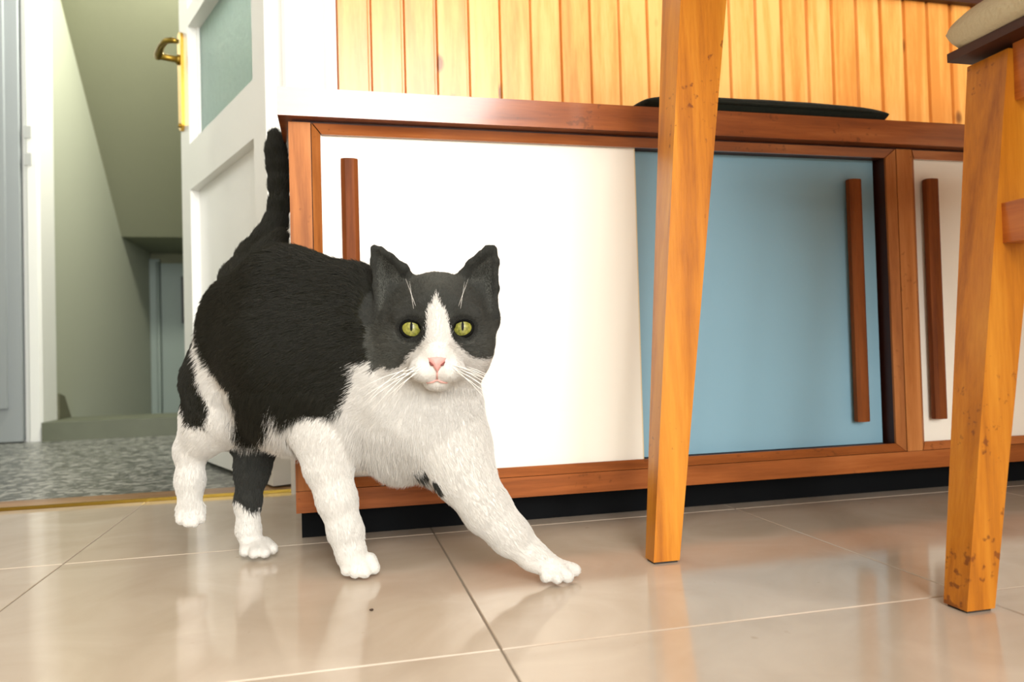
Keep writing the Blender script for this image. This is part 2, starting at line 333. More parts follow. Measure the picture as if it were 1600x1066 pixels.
leafpart('rail', box(.066, LW - .080, -T, T, 1.42, 1.46), 'gloss_white')
leafpart('rail', box(.066, LW - .080, -T, T, 1.90, 1.99), 'gloss_white')
leafpart('panel', box(.064, LW - .078, -.006, .001, .118, .602), 'gloss_white', bevel=0)
for z0, z1 in ((.702, .966), (1.006, 1.42), (1.46, 1.90)):
    leafpart('pane', box(.064, LW - .078, -.010, -.005, z0 - .002, z1 + .002), 'frosted', bevel=0)
    bb = box(.066, .074, -.004, .002, z0, z1); box(LW - .088, LW - .080, -.004, .002, z0, z1, bb); box(.066, LW - .08, -.004, .002, z0, z0 + .008, bb)
    leafpart('bead', bb, 'gloss_white', bevel=0)
# handle: long plate with lever
def plate_bm():
    pts = []; hw, z0, z1 = .0155, .745, .972
    for k in range(9): a = math.pi * k / 8; pts.append((hw * math.cos(a), z1 - hw + hw * math.sin(a)))
    for k in range(9): a = math.pi + math.pi * k / 8; pts.append((hw * math.cos(a), z0 + hw + hw * math.sin(a)))
    return prism([(LW - .026 + p[0], p[1]) for p in pts], 'Y', T, T + .007)
hnd = leafpart('door_handle', plate_bm(), 'brass', bevel=.002)
zc = .908
obj('neck', tube([(LW - .026, T + .006, zc), (LW - .026, T + .012, zc), (LW - .026, T + .014, zc), (LW - .026, T + .046, zc), (LW - .026, T + .054, zc)], [.012, .011, .0075, .0075, .009], 12), 'aged_brass', hnd, smooth=True)
obj('lever', tube([(LW - .020, T + .050, zc), (LW - .035, T + .052, zc + .002), (LW - .07, T + .053, zc + .006), (LW - .105, T + .050, zc + .006), (LW - .125, T + .040, zc + .002), (LW - .130, T + .030, zc - .001)], [.0085, .0085, .0070, .0065, .0065, .004], 10), 'aged_brass', hnd, smooth=True)
obj('keyhole_end', tube([(LW - .026, T + .006, .757), (LW - .026, T + .011, .757)], .005, 10), 'aged_brass', hnd, smooth=True)
# ------------------------------------------------------------------ cabinet
CY = .882
cab = thing('cabinet', 'long low wooden cabinet with white and blue sliding doors on a black plinth', 'cabinet', (.78, 1.06, 0))
def cp(name, bm, mat, **k):
    lab = k.pop('label', None); o = keep(obj(name, bm, mat, **k), cab)
    if lab: o['label'] = lab
    return o
XL, XR = -.046, 1.61
cp('top_slab', box(-.057, XR + .01, .870, 1.238, .490, .5225), 'cab_x', bevel=.0022)
cp('side_panel', box(XL, XL + .018, CY + .012, 1.236, .040, .4895), 'cab_x', bevel=.001)
cp('side_panel', box(XR - .018, XR, CY + .012, 1.236, .040, .4895), 'cab_x', bevel=.001)
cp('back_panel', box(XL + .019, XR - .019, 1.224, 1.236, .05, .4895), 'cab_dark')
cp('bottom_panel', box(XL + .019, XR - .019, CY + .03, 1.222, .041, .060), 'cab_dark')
cp('stile', box(XL, -.0215, CY, CY + .0115, .0635, .4865), 'cab_z', bevel=.0008)
cp('stile', box(.772, .797, CY, CY + .0115, .0635, .4865), 'cab_z', bevel=.0008)
cp('stile', box(XR - .025, XR, CY, CY + .0115, .0635, .4865), 'cab_z', bevel=.0008)
cp('bottom_rail', box(XL, XR, CY, CY + .0115, .0385, .0630), 'cab_rail', bevel=.0008)
cp('joint_shade_strip', box(XL + .004, XR - .004, CY + .006, CY + .0115, .4868, .4898), 'cab_dark')  # solid dark strip, shade of the joint put into its colour
cp('plinth', box(XL + .0035, XR - .01, .930, 1.2, 0.0, .0385), 'black', bevel=.001)
# mitred mouldings round the two openings (sloping inwards)
def moulding(x0, x1):
    z0, z1 = .0635, .4865; w, d = .0105, .0085
    def quad(a, b, c, e, horizontal):   # outer a-b at the front, inner c-e deeper
        ya, yb = CY + .001, CY + d
        pts = [(*a, ya), (*b, ya), (*e, yb), (*c, yb)]
        P = [(p[0], p[2], p[1]) for p in pts] + [(p[0], CY + .012, p[1]) for p in pts]
        return hull(P, HEX)
    g_ = .0006
    cp('moulding', quad((x0 + g_, z0), (x0 + g_, z1), (x0 + w, z0 + w), (x0 + w, z1 - w), 0), 'cab_z')
    cp('moulding', quad((x1 - g_, z0), (x1 - g_, z1), (x1 - w, z0 + w), (x1 - w, z1 - w), 0), 'cab_z')
    cp('moulding', quad((x0 + .0022, z1 - .0002), (x1 - .0022, z1 - .0002), (x0 + w + .0016, z1 - w), (x1 - w - .0016, z1 - w), 1), 'cab_x')
    cp('moulding', quad((x0 + .0016, z0 + .0002), (x1 - .0016, z0 + .0002), (x0 + w + .001, z0 + w), (x1 - w - .001, z0 + w), 1), 'cab_rail')
    # jambs and tracks behind the moulding
    bb = box(x0 - .004, x0 + .0095, CY + .0125, CY + .06, .062, .487); box(x1 - .0095, x1 + .004, CY + .0125, CY + .06, .062, .487, bb)
    box(x0, x1, CY + .0125, CY + .06, .4775, .487, bb); box(x0, x1, CY + .0125, CY + .06, .0605, .0725, bb)
    cp('track', bb, 'cab_dark')  # dark colour carries the shade inside the recess
moulding(-.0212, .7718); moulding(.7972, XR - .0252)
def rod(x, y, z0, z1):
    pr = [(.0052, -.012), (.0098, -.0085), (.0098, -.002), (.0062, .004), (-.0062, .004), (-.0098, -.002), (-.0098, -.0085), (-.0052, -.012)]
    return prism([(x + a, y + b) for a, b in pr], 'Z', z0, z1)
def sliding(x0, x1, y, mat, hx, lab):
    d = cp('door', box(x0, x1, y, y + .012, .0735, .4772), mat, bevel=.0008, label=lab)
    if hx is not None:
        h = obj('handle', rod(hx, y - .006, .106, .446), 'rod', bevel=.0012); h.parent = d
    e = x1 if abs(x1 - .386) < .01 else None
    if e: 
        q = obj('edge_strip', box(x1 + .0002, x1 + .0016, y + .0004, y + .0116, .0738, .4768), 'edge'); q.parent = d
    return d
sliding(-.0115, .3835, CY + .0140, 'white_door', .0215, 'white sliding door at the left end')
sliding(.366, .757, CY + .0300, 'blue_door', .716, 'sky blue sliding door')
sliding(.8070, 1.200, CY + .0140, 'white_door', .830, 'white sliding door right of the divider')
sliding(1.185, 1.575, CY + .0300, 'blue_door', 1.54, 'blue sliding door at the right end')
# ------------------------------------------------------------------ cushion on the cabinet
def pillow(name, cx, cy, z0, sx, sy, sz, mat, n=28, p=4.0):
    bm = bmesh.new(); N = n
    rows = {}
    for side in (1, -1):
        for i in range(N + 1):
            for j in range(N + 1):
                u = -1 + 2 * i / N; v = -1 + 2 * j / N
                u2 = math.copysign(1 - (1 - abs(u)) ** 1.6, u); v2 = math.copysign(1 - (1 - abs(v)) ** 1.6, v)
                t = max(0, (1 - abs(u2) ** p)) ** .45 * max(0, (1 - abs(v2) ** p)) ** .45
                if side == -1 and (i in (0, N) or j in (0, N)):
                    rows[(side, i, j)] = rows[(1, i, j)]; continue
                wob = noise.noise(Vector((u2 * 3 + cx, v2 * 3, side))) * .12
                z = z0 + sz * (.42 + side * .0) + (sz * .58 * t * (1 + wob) if side > 0 else -sz * .42 * min(1, t * 1.8))
                cr = .04 * (abs(u2) ** 6) * (abs(v2) ** 6)
                rows[(side, i, j)] = bm.verts.new((cx + sx / 2 * u2 * (1 - cr), cy + sy / 2 * v2 * (1 - cr), z))
    for side in (1, -1):
        for i in range(N):
            for j in range(N):
                q = [rows[(side, i, j)], rows[(side, i + 1, j)], rows[(side, i + 1, j + 1)], rows[(side, i, j + 1)]]
                bm.faces.new(q if side > 0 else q[::-1])
    return obj(name, bm, mat, smooth=True)
cu = thing('seat_cushion', 'flat dark green-black seat cushion lying on the cabinet top', 'cushion', (.58, 1.03, .5225))
keep(pillow('cover', .584, 1.016, .5228, .382, .27, .034, 'cushion'), cu)
pts = []
for k in range(48):
    a = 2 * math.pi * k / 48; c, s = math.cos(a), math.sin(a)
    pts.append((.584 + .192 * math.copysign(abs(c) ** .25, c), 1.016 + .136 * math.copysign(abs(s) ** .25, s), .5372))
keep(obj('piping', tube(pts + [pts[0]], .0022, 6, caps=False), 'cushion', smooth=True), cu)
# ------------------------------------------------------------------ table (leg in view) and stool
def quadp(x0, x1, y0, y1, z): return [(x0, y0, z), (x1, y0, z), (x1, y1, z), (x0, y1, z)]
tb = thing('dining_table', 'orange wooden table with a tapering splayed leg before the blue door', 'table', (.75, .4, 0))
lg = obj('leg', frustum(quadp(.3030, .3312, .690, .7100, .002), quadp(.362, .4185, .690, .7400, .69)), 'beech', bevel=.0018); keep(lg, tb)
gl = obj('glide', box(.3045, .3295, .6915, .7085, 0, .0025), 'felt_pad'); gl.parent = lg; gl.matrix_parent_inverse = Matrix.Identity(4)
for (bx, by, tx, ty) in ((1.18, .690, 1.10, .690), (.303, -.49, .362, -.49), (1.18, -.49, 1.10, -.49)):
    l2 = obj('leg', frustum(quadp(bx, bx + .028, by, by + .020, .0), quadp(tx, tx + .056, ty, ty + .05, .69)), 'beech', bevel=.0018); keep(l2, tb)
keep(obj('apron', box(.42, 1.10, .712, .732, .63, .70), 'beech_x', bevel=.002), tb)
keep(obj('apron', box(.42, 1.10, -.482, -.462, .63, .70), 'beech_x', bevel=.002), tb)
keep(obj('apron', box(.372, .392, -.438, .688, .63, .70), 'beech_y', bevel=.002), tb)
keep(obj('apron', box(1.125, 1.145, -.438, .688, .63, .70), 'beech_y', bevel=.002), tb)
keep(obj('table_top', box(.32, 1.20, -.53, .78, .70, .725), 'beech_x', bevel=.004), tb)
stl = thing('stool', 'orange wooden stool with beige padded seat at the right edge', 'stool', (.70, .33, 0))
SX0, SX1, SY0, SY1 = .508, .894, .165, .535
def stool_leg(bx, by, tx, ty, w0x, w0y, w1x, w1y):
    l_ = keep(obj('leg', frustum(quadp(bx, bx + w0x, by, by + w0y, .002), quadp(tx, tx + w1x, ty, ty + w1y, .448)), 'beech', bevel=.0018), stl)
    q = obj('glide', box(bx + .002, bx + w0x - .002, by + .002, by + w0y - .002, 0, .0025), 'felt_pad'); q.parent = l_
    return l_
stool_leg(.474, .486, .5335, .484, .0265, .023, .040, .040)
stool_leg(.90, .486, .832, .484, .0265, .023, .040, .040)
stool_leg(.474, .16, .5335, .184, .0265, .023, .040, .040)
stool_leg(.90, .16, .832, .184, .0265, .023, .040, .040)
keep(obj('apron', box(.538, .556, .224, .484, .406, .452), 'beech_y', bevel=.0015), stl)
keep(obj('apron', box(.850, .868, .224, .484, .406, .452), 'beech_y', bevel=.0015), stl)
keep(obj('apron', box(.574, .832, .500, .516, .406, .452), 'beech_x', bevel=.0015), stl)
keep(obj('apron', box(.574, .832, .190, .206, .406, .452), 'beech_x', bevel=.0015), stl)
keep(obj('stretcher', box(.521, .541, .205, .4865, .290, .322), 'beech_y', bevel=.0025), stl)
keep(obj('stretcher', box(.860, .880, .205, .4865, .290, .322), 'beech_y', bevel=.0025), stl)
keep(obj('seat_board', box(SX0 + .010, SX1 - .010, SY0 + .010, SY1 - .006, .4525, .460), 'cab_dark', bevel=.002), stl)
keep(pillow('seat_pad', (SX0 + SX1) / 2, (SY0 + SY1) / 2, .4605, SX1 - SX0, SY1 - SY0, .036, 'cloth', p=10), stl)
# ------------------------------------------------------------------ crumbs on the floor
for (x, y, r) in ((.0256, .640, .0016),):
    bm = bmesh.new(); bmesh.ops.create_icosphere(bm, subdivisions=2, radius=r)
    for v in bm.verts: v.co *= 1 + .25 * noise.noise(v.co * 900)
    bmesh.ops.scale(bm, vec=(1.2, 1, .6), verts=bm.verts)
    bmesh.ops.translate(bm, vec=(x, y, r * .6), verts=bm.verts)
    o = obj('crumb', bm, plain('crumb_brown', srgb(60, 44, 30), .9), smooth=True)
    o['label'] = 'tiny dark crumb on the floor tile before the cat'; o['category'] = 'crumb'
# ---- signed-distance modelling of the cat ----
class Prim:
    pass
def P_caps(a, b, ra, rb, k, g, sq=1.0):
    p = Prim(); p.t = 'c'; p.a = np.array(a, float); p.b = np.array(b, float); p.ra = ra; p.rb = rb; p.k = k; p.g = g
    return p
def P_ell(c, ax, r, k, g, flow=None):
    p = Prim(); p.t = 'e'; p.c = np.array(c, float); p.ax = np.array(ax, float); p.r = np.array(r, float); p.k = k; p.g = g
    p.flow = None if flow is None else np.array(flow, float)
    return p
def P_tri(a, b, c, r, k, g):
    p = Prim(); p.t = 't'; p.v = [np.array(x, float) for x in (a, b, c)]; p.r = r; p.k = k; p.g = g
    return p
def dist(p, X):
    if p.t == 'c':
        ba = p.b - p.a; pa = X - p.a
        h = np.clip(pa @ ba / (ba @ ba), 0, 1)
        d = pa - h[..., None] * ba
        return np.sqrt((d * d).sum(-1)) - (p.ra + (p.rb - p.ra) * h)
    if p.t == 'e':
        q = (X - p.c) @ p.ax.T
        k0 = np.sqrt(((q / p.r) ** 2).sum(-1)); k1 = np.sqrt(((q / p.r ** 2) ** 2).sum(-1))
        return k0 * (k0 - 1) / np.maximum(k1, 1e-9)
    a, b, c = p.v
    ba = b - a; cb = c - b; ac = a - c; pa = X - a; pb = X - b; pc = X - c
    n = np.cross(ba, ac)
    def e(u, w):
        h = np.clip(w @ u / (u @ u), 0, 1); d = w - h[..., None] * u
        return (d * d).sum(-1)
    inside = ((pa @ np.cross(ba, n) > 0).astype(int) + (pb @ np.cross(cb, n) > 0) + (pc @ np.cross(ac, n) > 0))
    s1 = np.sign(pa @ np.cross(ba, n)) + np.sign(pb @ np.cross(cb, n)) + np.sign(pc @ np.cross(ac, n))
    de = np.minimum(np.minimum(e(ba, pa), e(cb, pb)), e(ac, pc))
    dp = (pa @ n) ** 2 / (n @ n)
    return np.sqrt(np.where(np.abs(s1) < 2, de, dp)) - p.r
def bbox(p):
    if p.t == 'c':
        return np.minimum(p.a - p.ra, p.b - p.rb), np.maximum(p.a + p.ra, p.b + p.rb)
    if p.t == 'e':
        return p.c - p.r.max(), p.c + p.r.max()
    v = np.array(p.v); return v.min(0) - p.r, v.max(0) + p.r
def smin(a, b, k):
    h = np.maximum(k - np.abs(a - b), 0) / k
    return np.minimum(a, b) - h * h * k * .25
def smax(a, b, k):
    return -smin(-a, -b, k)
def field(prims, cuts, lo, hi, s):
    lo = np.array(lo); n = np.ceil((np.array(hi) - lo) / s).astype(int)
    F = np.full(n, .2, np.float32)
    def run(p, cut):
        b0, b1 = bbox(p); pad = max(p.k, .004) + 3 * s
        i0 = np.clip(((b0 - pad - lo) / s).astype(int), 0, n - 1); i1 = np.clip(((b1 + pad - lo) / s).astype(int) + 1, 0, n)
        g = np.stack(np.meshgrid(*[lo[j] + s * np.arange(i0[j], i1[j]) for j in range(3)], indexing='ij'), -1)
        sl = tuple(slice(i0[j], i1[j]) for j in range(3))
        d = dist(p, g)
        F[sl] = smax(F[sl], -d, p.k) if cut else smin(F[sl], d, p.k)
    for p in prims: run(p, False)
    for p in cuts: run(p, True)
    return F
def surface_nets(F, lo, s):
    S = F < 0
    A = [slice(None, -1), slice(1, None)]
    cnt = np.zeros(np.array(F.shape) - 1, np.uint8)
    for i in (0, 1):
        for j in (0, 1):
            for k in (0, 1): cnt += S[A[i], A[j], A[k]]
    act = (cnt > 0) & (cnt < 8)
    idx = np.argwhere(act); m = len(idx)
    vid = np.full(act.shape, -1, np.int32); vid[act] = np.arange(m)
    acc = np.zeros((m, 3)); num = np.zeros(m)
    cs = [(i, j, k) for i in (0, 1) for j in (0, 1) for k in (0, 1)]
    val = {c: F[idx[:, 0] + c[0], idx[:, 1] + c[1], idx[:, 2] + c[2]].astype(float) for c in cs}
    for a in cs:
        for ax in range(3):
            if a[ax]: continue
            b = list(a); b[ax] = 1; b = tuple(b)
            va, vb = val[a], val[b]; x = (va < 0) != (vb < 0)
            t = np.where(x, va / np.where(x, va - vb, 1), 0)
            p = np.array(a, float)[None] + np.zeros((m, 3)); p[:, ax] = t
            acc[x] += p[x]; num[x] += 1
    V = np.array(lo) + s * (idx + acc / num[:, None])
    Q = []
    for ax in range(3):
        o = [(1, 2), (2, 0), (0, 1)][ax]
        sa = [slice(None)] * 3; sb = [slice(None)] * 3; sa[ax] = slice(None, -1); sb[ax] = slice(1, None)
        ch = S[tuple(sa)] != S[tuple(sb)]
        e = np.argwhere(ch); e = e[(e[:, o[0]] > 0) & (e[:, o[1]] > 0)]
        e = e[(e[:, o[0]] < act.shape[o[0]]) & (e[:, o[1]] < act.shape[o[1]])]
        ins = S[e[:, 0], e[:, 1], e[:, 2]]
        def q(d0, d1):
            c = e.copy(); c[:, o[0]] -= d0; c[:, o[1]] -= d1
            return vid[c[:, 0], c[:, 1], c[:, 2]]
        qs = np.stack([q(1, 1), q(0, 1), q(0, 0), q(1, 0)], 1)
        qs[~ins] = qs[~ins][:, ::-1]
        Q.append(qs)
    Q = np.concatenate(Q); Q = Q[(Q >= 0).all(1)]
    return V, Q
CAT_PRIMS = [
    ('c', [0.0488, 0.755, 0.2407], [0.0151, 0.768, 0.2684], 0.0321, 0.0323, 0.035, 'body'),
    ('c', [0.0151, 0.768, 0.2684], [-0.0457, 0.803, 0.277], 0.0323, 0.0452, 0.035, 'body'),
    ('c', [-0.0457, 0.803, 0.277], [-0.0964, 0.86, 0.2653], 0.0452, 0.0414, 0.035, 'body'),
    ('c', [0.0421, 0.765, 0.2023], [0.0139, 0.764, 0.216], 0.0415, 0.0488, 0.035, 'body'),
    ('c', [0.0139, 0.764, 0.216], [-0.0429, 0.787, 0.2144], 0.0488, 0.0566, 0.035, 'body'),
    ('c', [-0.0429, 0.787, 0.2144], [-0.0962, 0.85, 0.2127], 0.0566, 0.0408, 0.035, 'body'),
    ('c', [0.0469, 0.755, 0.1607], [0.013, 0.77, 0.1709], 0.041, 0.0388, 0.035, 'body'),
    ('c', [0.013, 0.77, 0.1709], [-0.038, 0.798, 0.1715], 0.0388, 0.0389, 0.035, 'body'),
    ('c', [-0.038, 0.798, 0.1715], [-0.0828, 0.85, 0.1603], 0.0389, 0.0278, 0.035, 'body'),
    ('c', [0.0869, 0.735, 0.1918], [0.0775, 0.745, 0.1504], 0.0367, 0.0472, 0.03, 'body'),
    ('c', [0.0775, 0.745, 0.1504], [0.062, 0.755, 0.1279], 0.0472, 0.0296, 0.03, 'body'),
    ('c', [0.1011, 0.725, 0.179], [0.1002, 0.725, 0.1446], 0.0313, 0.0313, 0.03, 'body'),
    ('c', [0.0966, 0.715, 0.2289], [0.07, 0.75, 0.2113], 0.0358, 0.0423, 0.03, 'neck'),
    ('c', [0.07, 0.75, 0.2113], [0.0483, 0.765, 0.1924], 0.0423, 0.0429, 0.03, 'neck'),
    ('c', [0.013, 0.768, 0.1742], [-0.0071, 0.757, 0.1345], 0.0335, 0.0265, 0.022, 'foreleg'),
    ('c', [-0.0071, 0.757, 0.1345], [-0.0089, 0.752, 0.107], 0.0265, 0.0194, 0.022, 'foreleg'),
    ('c', [-0.0089, 0.752, 0.107], [-0.0011, 0.748, 0.076], 0.02, 0.0168, 0.012, 'foreleg'),
    ('c', [-0.0011, 0.748, 0.076], [0.0067, 0.745, 0.045], 0.0168, 0.0143, 0.012, 'foreleg'),
    ('c', [0.0067, 0.745, 0.045], [0.0117, 0.744, 0.0213], 0.0143, 0.0131, 0.012, 'foreleg'),
    ('c', [0.0117, 0.744, 0.0226], [0.0157, 0.742, 0.0129], 0.0131, 0.0105, 0.008, 'foreleg'),
    ('c', [0.0098, 0.743, 0.0181], [0.0071, 0.738, 0.0098], 0.0065, 0.0062, 0.0018, 'foreleg'),
    ('c', [0.0157, 0.743, 0.0175], [0.0147, 0.732, 0.0083], 0.0065, 0.0061, 0.0018, 'foreleg'),
    ('c', [0.0225, 0.743, 0.0169], [0.0237, 0.732, 0.0074], 0.0065, 0.0061, 0.0018, 'foreleg'),
    ('c', [0.0289, 0.743, 0.0164], [0.0325, 0.738, 0.0087], 0.0066, 0.0062, 0.0018, 'foreleg'),
    ('c', [0.1015, 0.732, 0.1535], [0.1125, 0.715, 0.1202], 0.0341, 0.0279, 0.025, 'foreleg'),
    ('c', [0.1125, 0.715, 0.1202], [0.1181, 0.7, 0.0974], 0.0279, 0.0255, 0.025, 'foreleg'),
    ('c', [0.1181, 0.7, 0.0974], [0.1348, 0.685, 0.0688], 0.0255, 0.0209, 0.012, 'foreleg'),
    ('c', [0.1348, 0.685, 0.0688], [0.1539, 0.675, 0.0451], 0.0209, 0.0166, 0.012, 'foreleg'),
    ('c', [0.1539, 0.675, 0.0451], [0.1735, 0.67, 0.0258], 0.0166, 0.0124, 0.012, 'foreleg'),
    ('c', [0.1735, 0.67, 0.0258], [0.1929, 0.664, 0.0132], 0.0124, 0.0106, 0.008, 'foreleg'),
    ('c', [0.1864, 0.666, 0.0152], [0.1824, 0.656, 0.0094], 0.0071, 0.0058, 0.0018, 'foreleg'),
    ('c', [0.1893, 0.666, 0.0147], [0.1918, 0.652, 0.0085], 0.0071, 0.0058, 0.0018, 'foreleg'),
    ('c', [0.1921, 0.666, 0.0147], [0.2031, 0.656, 0.0075], 0.0071, 0.0059, 0.0018, 'foreleg'),
    ('c', [0.194, 0.666, 0.0157], [0.2139, 0.668, 0.009], 0.0071, 0.006, 0.0018, 'foreleg'),
    ('c', [-0.1027, 0.885, 0.2273], [-0.1229, 0.87, 0.1888], 0.0447, 0.0337, 0.03, 'hind'),
    ('c', [-0.1229, 0.87, 0.1888], [-0.1182, 0.86, 0.1542], 0.0337, 0.0257, 0.03, 'hind'),
    ('c', [-0.1182, 0.86, 0.1542], [-0.14, 0.872, 0.1334], 0.0257, 0.0196, 0.02, 'hind'),
    ('c', [-0.14, 0.872, 0.1334], [-0.1554, 0.88, 0.1158], 0.0196, 0.0141, 0.02, 'hind'),
    ('c', [-0.1427, 0.895, 0.1888], [-0.1513, 0.895, 0.1532], 0.0216, 0.0158, 0.012, 'hind'),
    ('c', [-0.1513, 0.895, 0.1532], [-0.1569, 0.885, 0.1188], 0.0158, 0.0134, 0.012, 'hind'),
    ('c', [-0.156, 0.88, 0.1158], [-0.1569, 0.878, 0.0847], 0.0141, 0.0133, 0.01, 'hind'),
    ('c', [-0.1569, 0.878, 0.0847], [-0.1568, 0.875, 0.0587], 0.0133, 0.0119, 0.01, 'hind'),
    ('c', [-0.1637, 0.873, 0.0568], [-0.1648, 0.868, 0.044], 0.0066, 0.0057, 0.0018, 'hind'),
    ('c', [-0.1585, 0.873, 0.0564], [-0.1573, 0.862, 0.042], 0.0066, 0.0056, 0.0018, 'hind'),
    ('c', [-0.1528, 0.873, 0.056], [-0.1503, 0.862, 0.0414], 0.0066, 0.0056, 0.0018, 'hind'),
    ('c', [-0.1481, 0.873, 0.0556], [-0.1454, 0.868, 0.0433], 0.0066, 0.0057, 0.0018, 'hind'),
    ('c', [-0.0804, 0.87, 0.1731], [-0.0849, 0.88, 0.1298], 0.027, 0.0223, 0.02, 'farhind'),
    ('c', [-0.0849, 0.88, 0.1298], [-0.0913, 0.87, 0.0922], 0.0223, 0.017, 0.02, 'farhind'),
    ('c', [-0.0913, 0.87, 0.0922], [-0.0962, 0.866, 0.0581], 0.017, 0.0119, 0.01, 'farhind'),
    ('c', [-0.0962, 0.866, 0.0581], [-0.0957, 0.862, 0.0288], 0.0119, 0.0112, 0.01, 'farhind'),
    ('c', [-0.0957, 0.862, 0.0288], [-0.0922, 0.858, 0.0156], 0.0112, 0.0108, 0.01, 'farhind'),
    ('c', [-0.0971, 0.856, 0.0165], [-0.0974, 0.843, 0.01], 0.0066, 0.006, 0.0018, 'farhind'),
    ('c', [-0.0908, 0.856, 0.0159], [-0.0873, 0.835, 0.0091], 0.0066, 0.006, 0.0018, 'farhind'),
    ('c', [-0.0834, 0.856, 0.0153], [-0.0764, 0.835, 0.0088], 0.0066, 0.006, 0.0018, 'farhind'),
    ('c', [-0.0781, 0.856, 0.0149], [-0.0692, 0.843, 0.0103], 0.0066, 0.0061, 0.0018, 'farhind'),
    ('c', [-0.1049, 0.9, 0.2752], [-0.1035, 0.93, 0.3078], 0.0293, 0.0243, 0.03, 'tail'),
    ('c', [-0.1035, 0.93, 0.3078], [-0.0934, 0.965, 0.3416], 0.0243, 0.019, 0.01, 'tail'),
    ('c', [-0.0934, 0.965, 0.3416], [-0.0807, 0.98, 0.3647], 0.019, 0.0153, 0.01, 'tail'),
    ('c', [-0.0807, 0.98, 0.3647], [-0.0698, 0.985, 0.3868], 0.0153, 0.0122, 0.01, 'tail'),
    ('c', [-0.0698, 0.985, 0.3868], [-0.0647, 0.985, 0.4098], 0.0122, 0.0106, 0.01, 'tail'),
    ('c', [-0.0647, 0.985, 0.4098], [-0.0642, 0.985, 0.4361], 0.0106, 0.0102, 0.01, 'tail'),
    ('c', [-0.0642, 0.985, 0.4361], [-0.0653, 0.985, 0.459], 0.0102, 0.0106, 0.01, 'tail'),
    ('c', [-0.0653, 0.985, 0.459], [-0.0672, 0.985, 0.4786], 0.0106, 0.0102, 0.01, 'tail'),
    ('c', [-0.0672, 0.985, 0.4786], [-0.0677, 0.985, 0.4966], 0.0102, 0.0086, 0.01, 'tail'),
    ('c', [-0.0894, 0.92, 0.3158], [-0.0714, 0.935, 0.3422], 0.0211, 0.0154, 0.012, 'tail'),
    ('c', [-0.0714, 0.935, 0.3422], [-0.0628, 0.945, 0.3625], 0.0154, 0.0102, 0.012, 'tail'),
    ('e', [0.0967, 0.7117, 0.2484], [0.0448, 0.0442, 0.0472], 0.02, 'head'),
    ('e', [0.0696, 0.7052, 0.2292], [0.0266, 0.0254, 0.0278], 0.02, 'head'),
    ('e', [0.1212, 0.6983, 0.2279], [0.0266, 0.0254, 0.0278], 0.02, 'head'),
    ('e', [0.0786, 0.7123, 0.2088], [0.0278, 0.0206, 0.0266], 0.02, 'head'),
    ('e', [0.1122, 0.7078, 0.208], [0.0278, 0.0206, 0.0266], 0.02, 'head'),
    ('e', [0.0911, 0.6774, 0.2117], [0.0254, 0.02, 0.0266], 0.016, 'head'),
    ('c', [0.0916, 0.6714, 0.2624], [0.0878, 0.6521, 0.2142], 0.0139, 0.0091, 0.014, 'head'),
    ('e', [0.0774, 0.659, 0.2002], [0.0133, 0.0103, 0.0121], 0.006, 'head'),
    ('e', [0.099, 0.6561, 0.1997], [0.0133, 0.0103, 0.0121], 0.006, 'head'),
    ('e', [0.0893, 0.6677, 0.1895], [0.0127, 0.0085, 0.0121], 0.006, 'head'),
    ('c', [0.0593, 0.6787, 0.2524], [0.0763, 0.6675, 0.2588], 0.0054, 0.0054, 0.012, 'head'),
    ('c', [0.1241, 0.67, 0.2508], [0.1051, 0.6636, 0.2581], 0.0054, 0.0054, 0.012, 'head'),
    ('t', [0.0412, 0.7117, 0.2525], [0.0393, 0.7156, 0.28], [0.0551, 0.7346, 0.2721], 0.0028, 0.004, 'ear'),
    ('t', [0.0393, 0.7156, 0.28], [0.0379, 0.7183, 0.3044], [0.0551, 0.7346, 0.2721], 0.0028, 0.004, 'ear'),
    ('t', [0.0379, 0.7183, 0.3044], [0.0387, 0.7177, 0.3171], [0.0496, 0.7242, 0.302], 0.0028, 0.004, 'ear'),
    ('t', [0.0379, 0.7183, 0.3044], [0.0496, 0.7242, 0.302], [0.0551, 0.7346, 0.2721], 0.0028, 0.004, 'ear'),
    ('t', [0.0387, 0.7177, 0.3171], [0.0449, 0.7139, 0.315], [0.0496, 0.7242, 0.302], 0.0028, 0.004, 'ear'),
    ('t', [0.0449, 0.7139, 0.315], [0.0546, 0.7104, 0.308], [0.0496, 0.7242, 0.302], 0.0028, 0.004, 'ear'),
    ('t', [0.0546, 0.7104, 0.308], [0.0671, 0.7098, 0.2974], [0.0496, 0.7242, 0.302], 0.0028, 0.004, 'ear'),
    ('t', [0.0671, 0.7098, 0.2974], [0.0743, 0.7105, 0.287], [0.0551, 0.7346, 0.2721], 0.0028, 0.004, 'ear'),
    ('t', [0.0671, 0.7098, 0.2974], [0.0496, 0.7242, 0.302], [0.0551, 0.7346, 0.2721], 0.0028, 0.004, 'ear'),
    ('t', [0.0743, 0.7105, 0.287], [0.0792, 0.7078, 0.2777], [0.0551, 0.7346, 0.2721], 0.0028, 0.004, 'ear'),
    ('c', [0.0631, 0.7312, 0.2682], [0.0531, 0.7237, 0.2498], 0.0157, 0.0157, 0.012, 'head'),
    ('t', [0.1491, 0.6972, 0.2498], [0.1533, 0.7003, 0.2771], [0.1439, 0.7227, 0.2699], 0.0028, 0.004, 'ear'),
    ('t', [0.1533, 0.7003, 0.2771], [0.1542, 0.7026, 0.3027], [0.1439, 0.7227, 0.2699], 0.0028, 0.004, 'ear'),
    ('t', [0.1542, 0.7026, 0.3027], [0.1521, 0.7024, 0.3155], [0.1479, 0.711, 0.2996], 0.0028, 0.004, 'ear'),
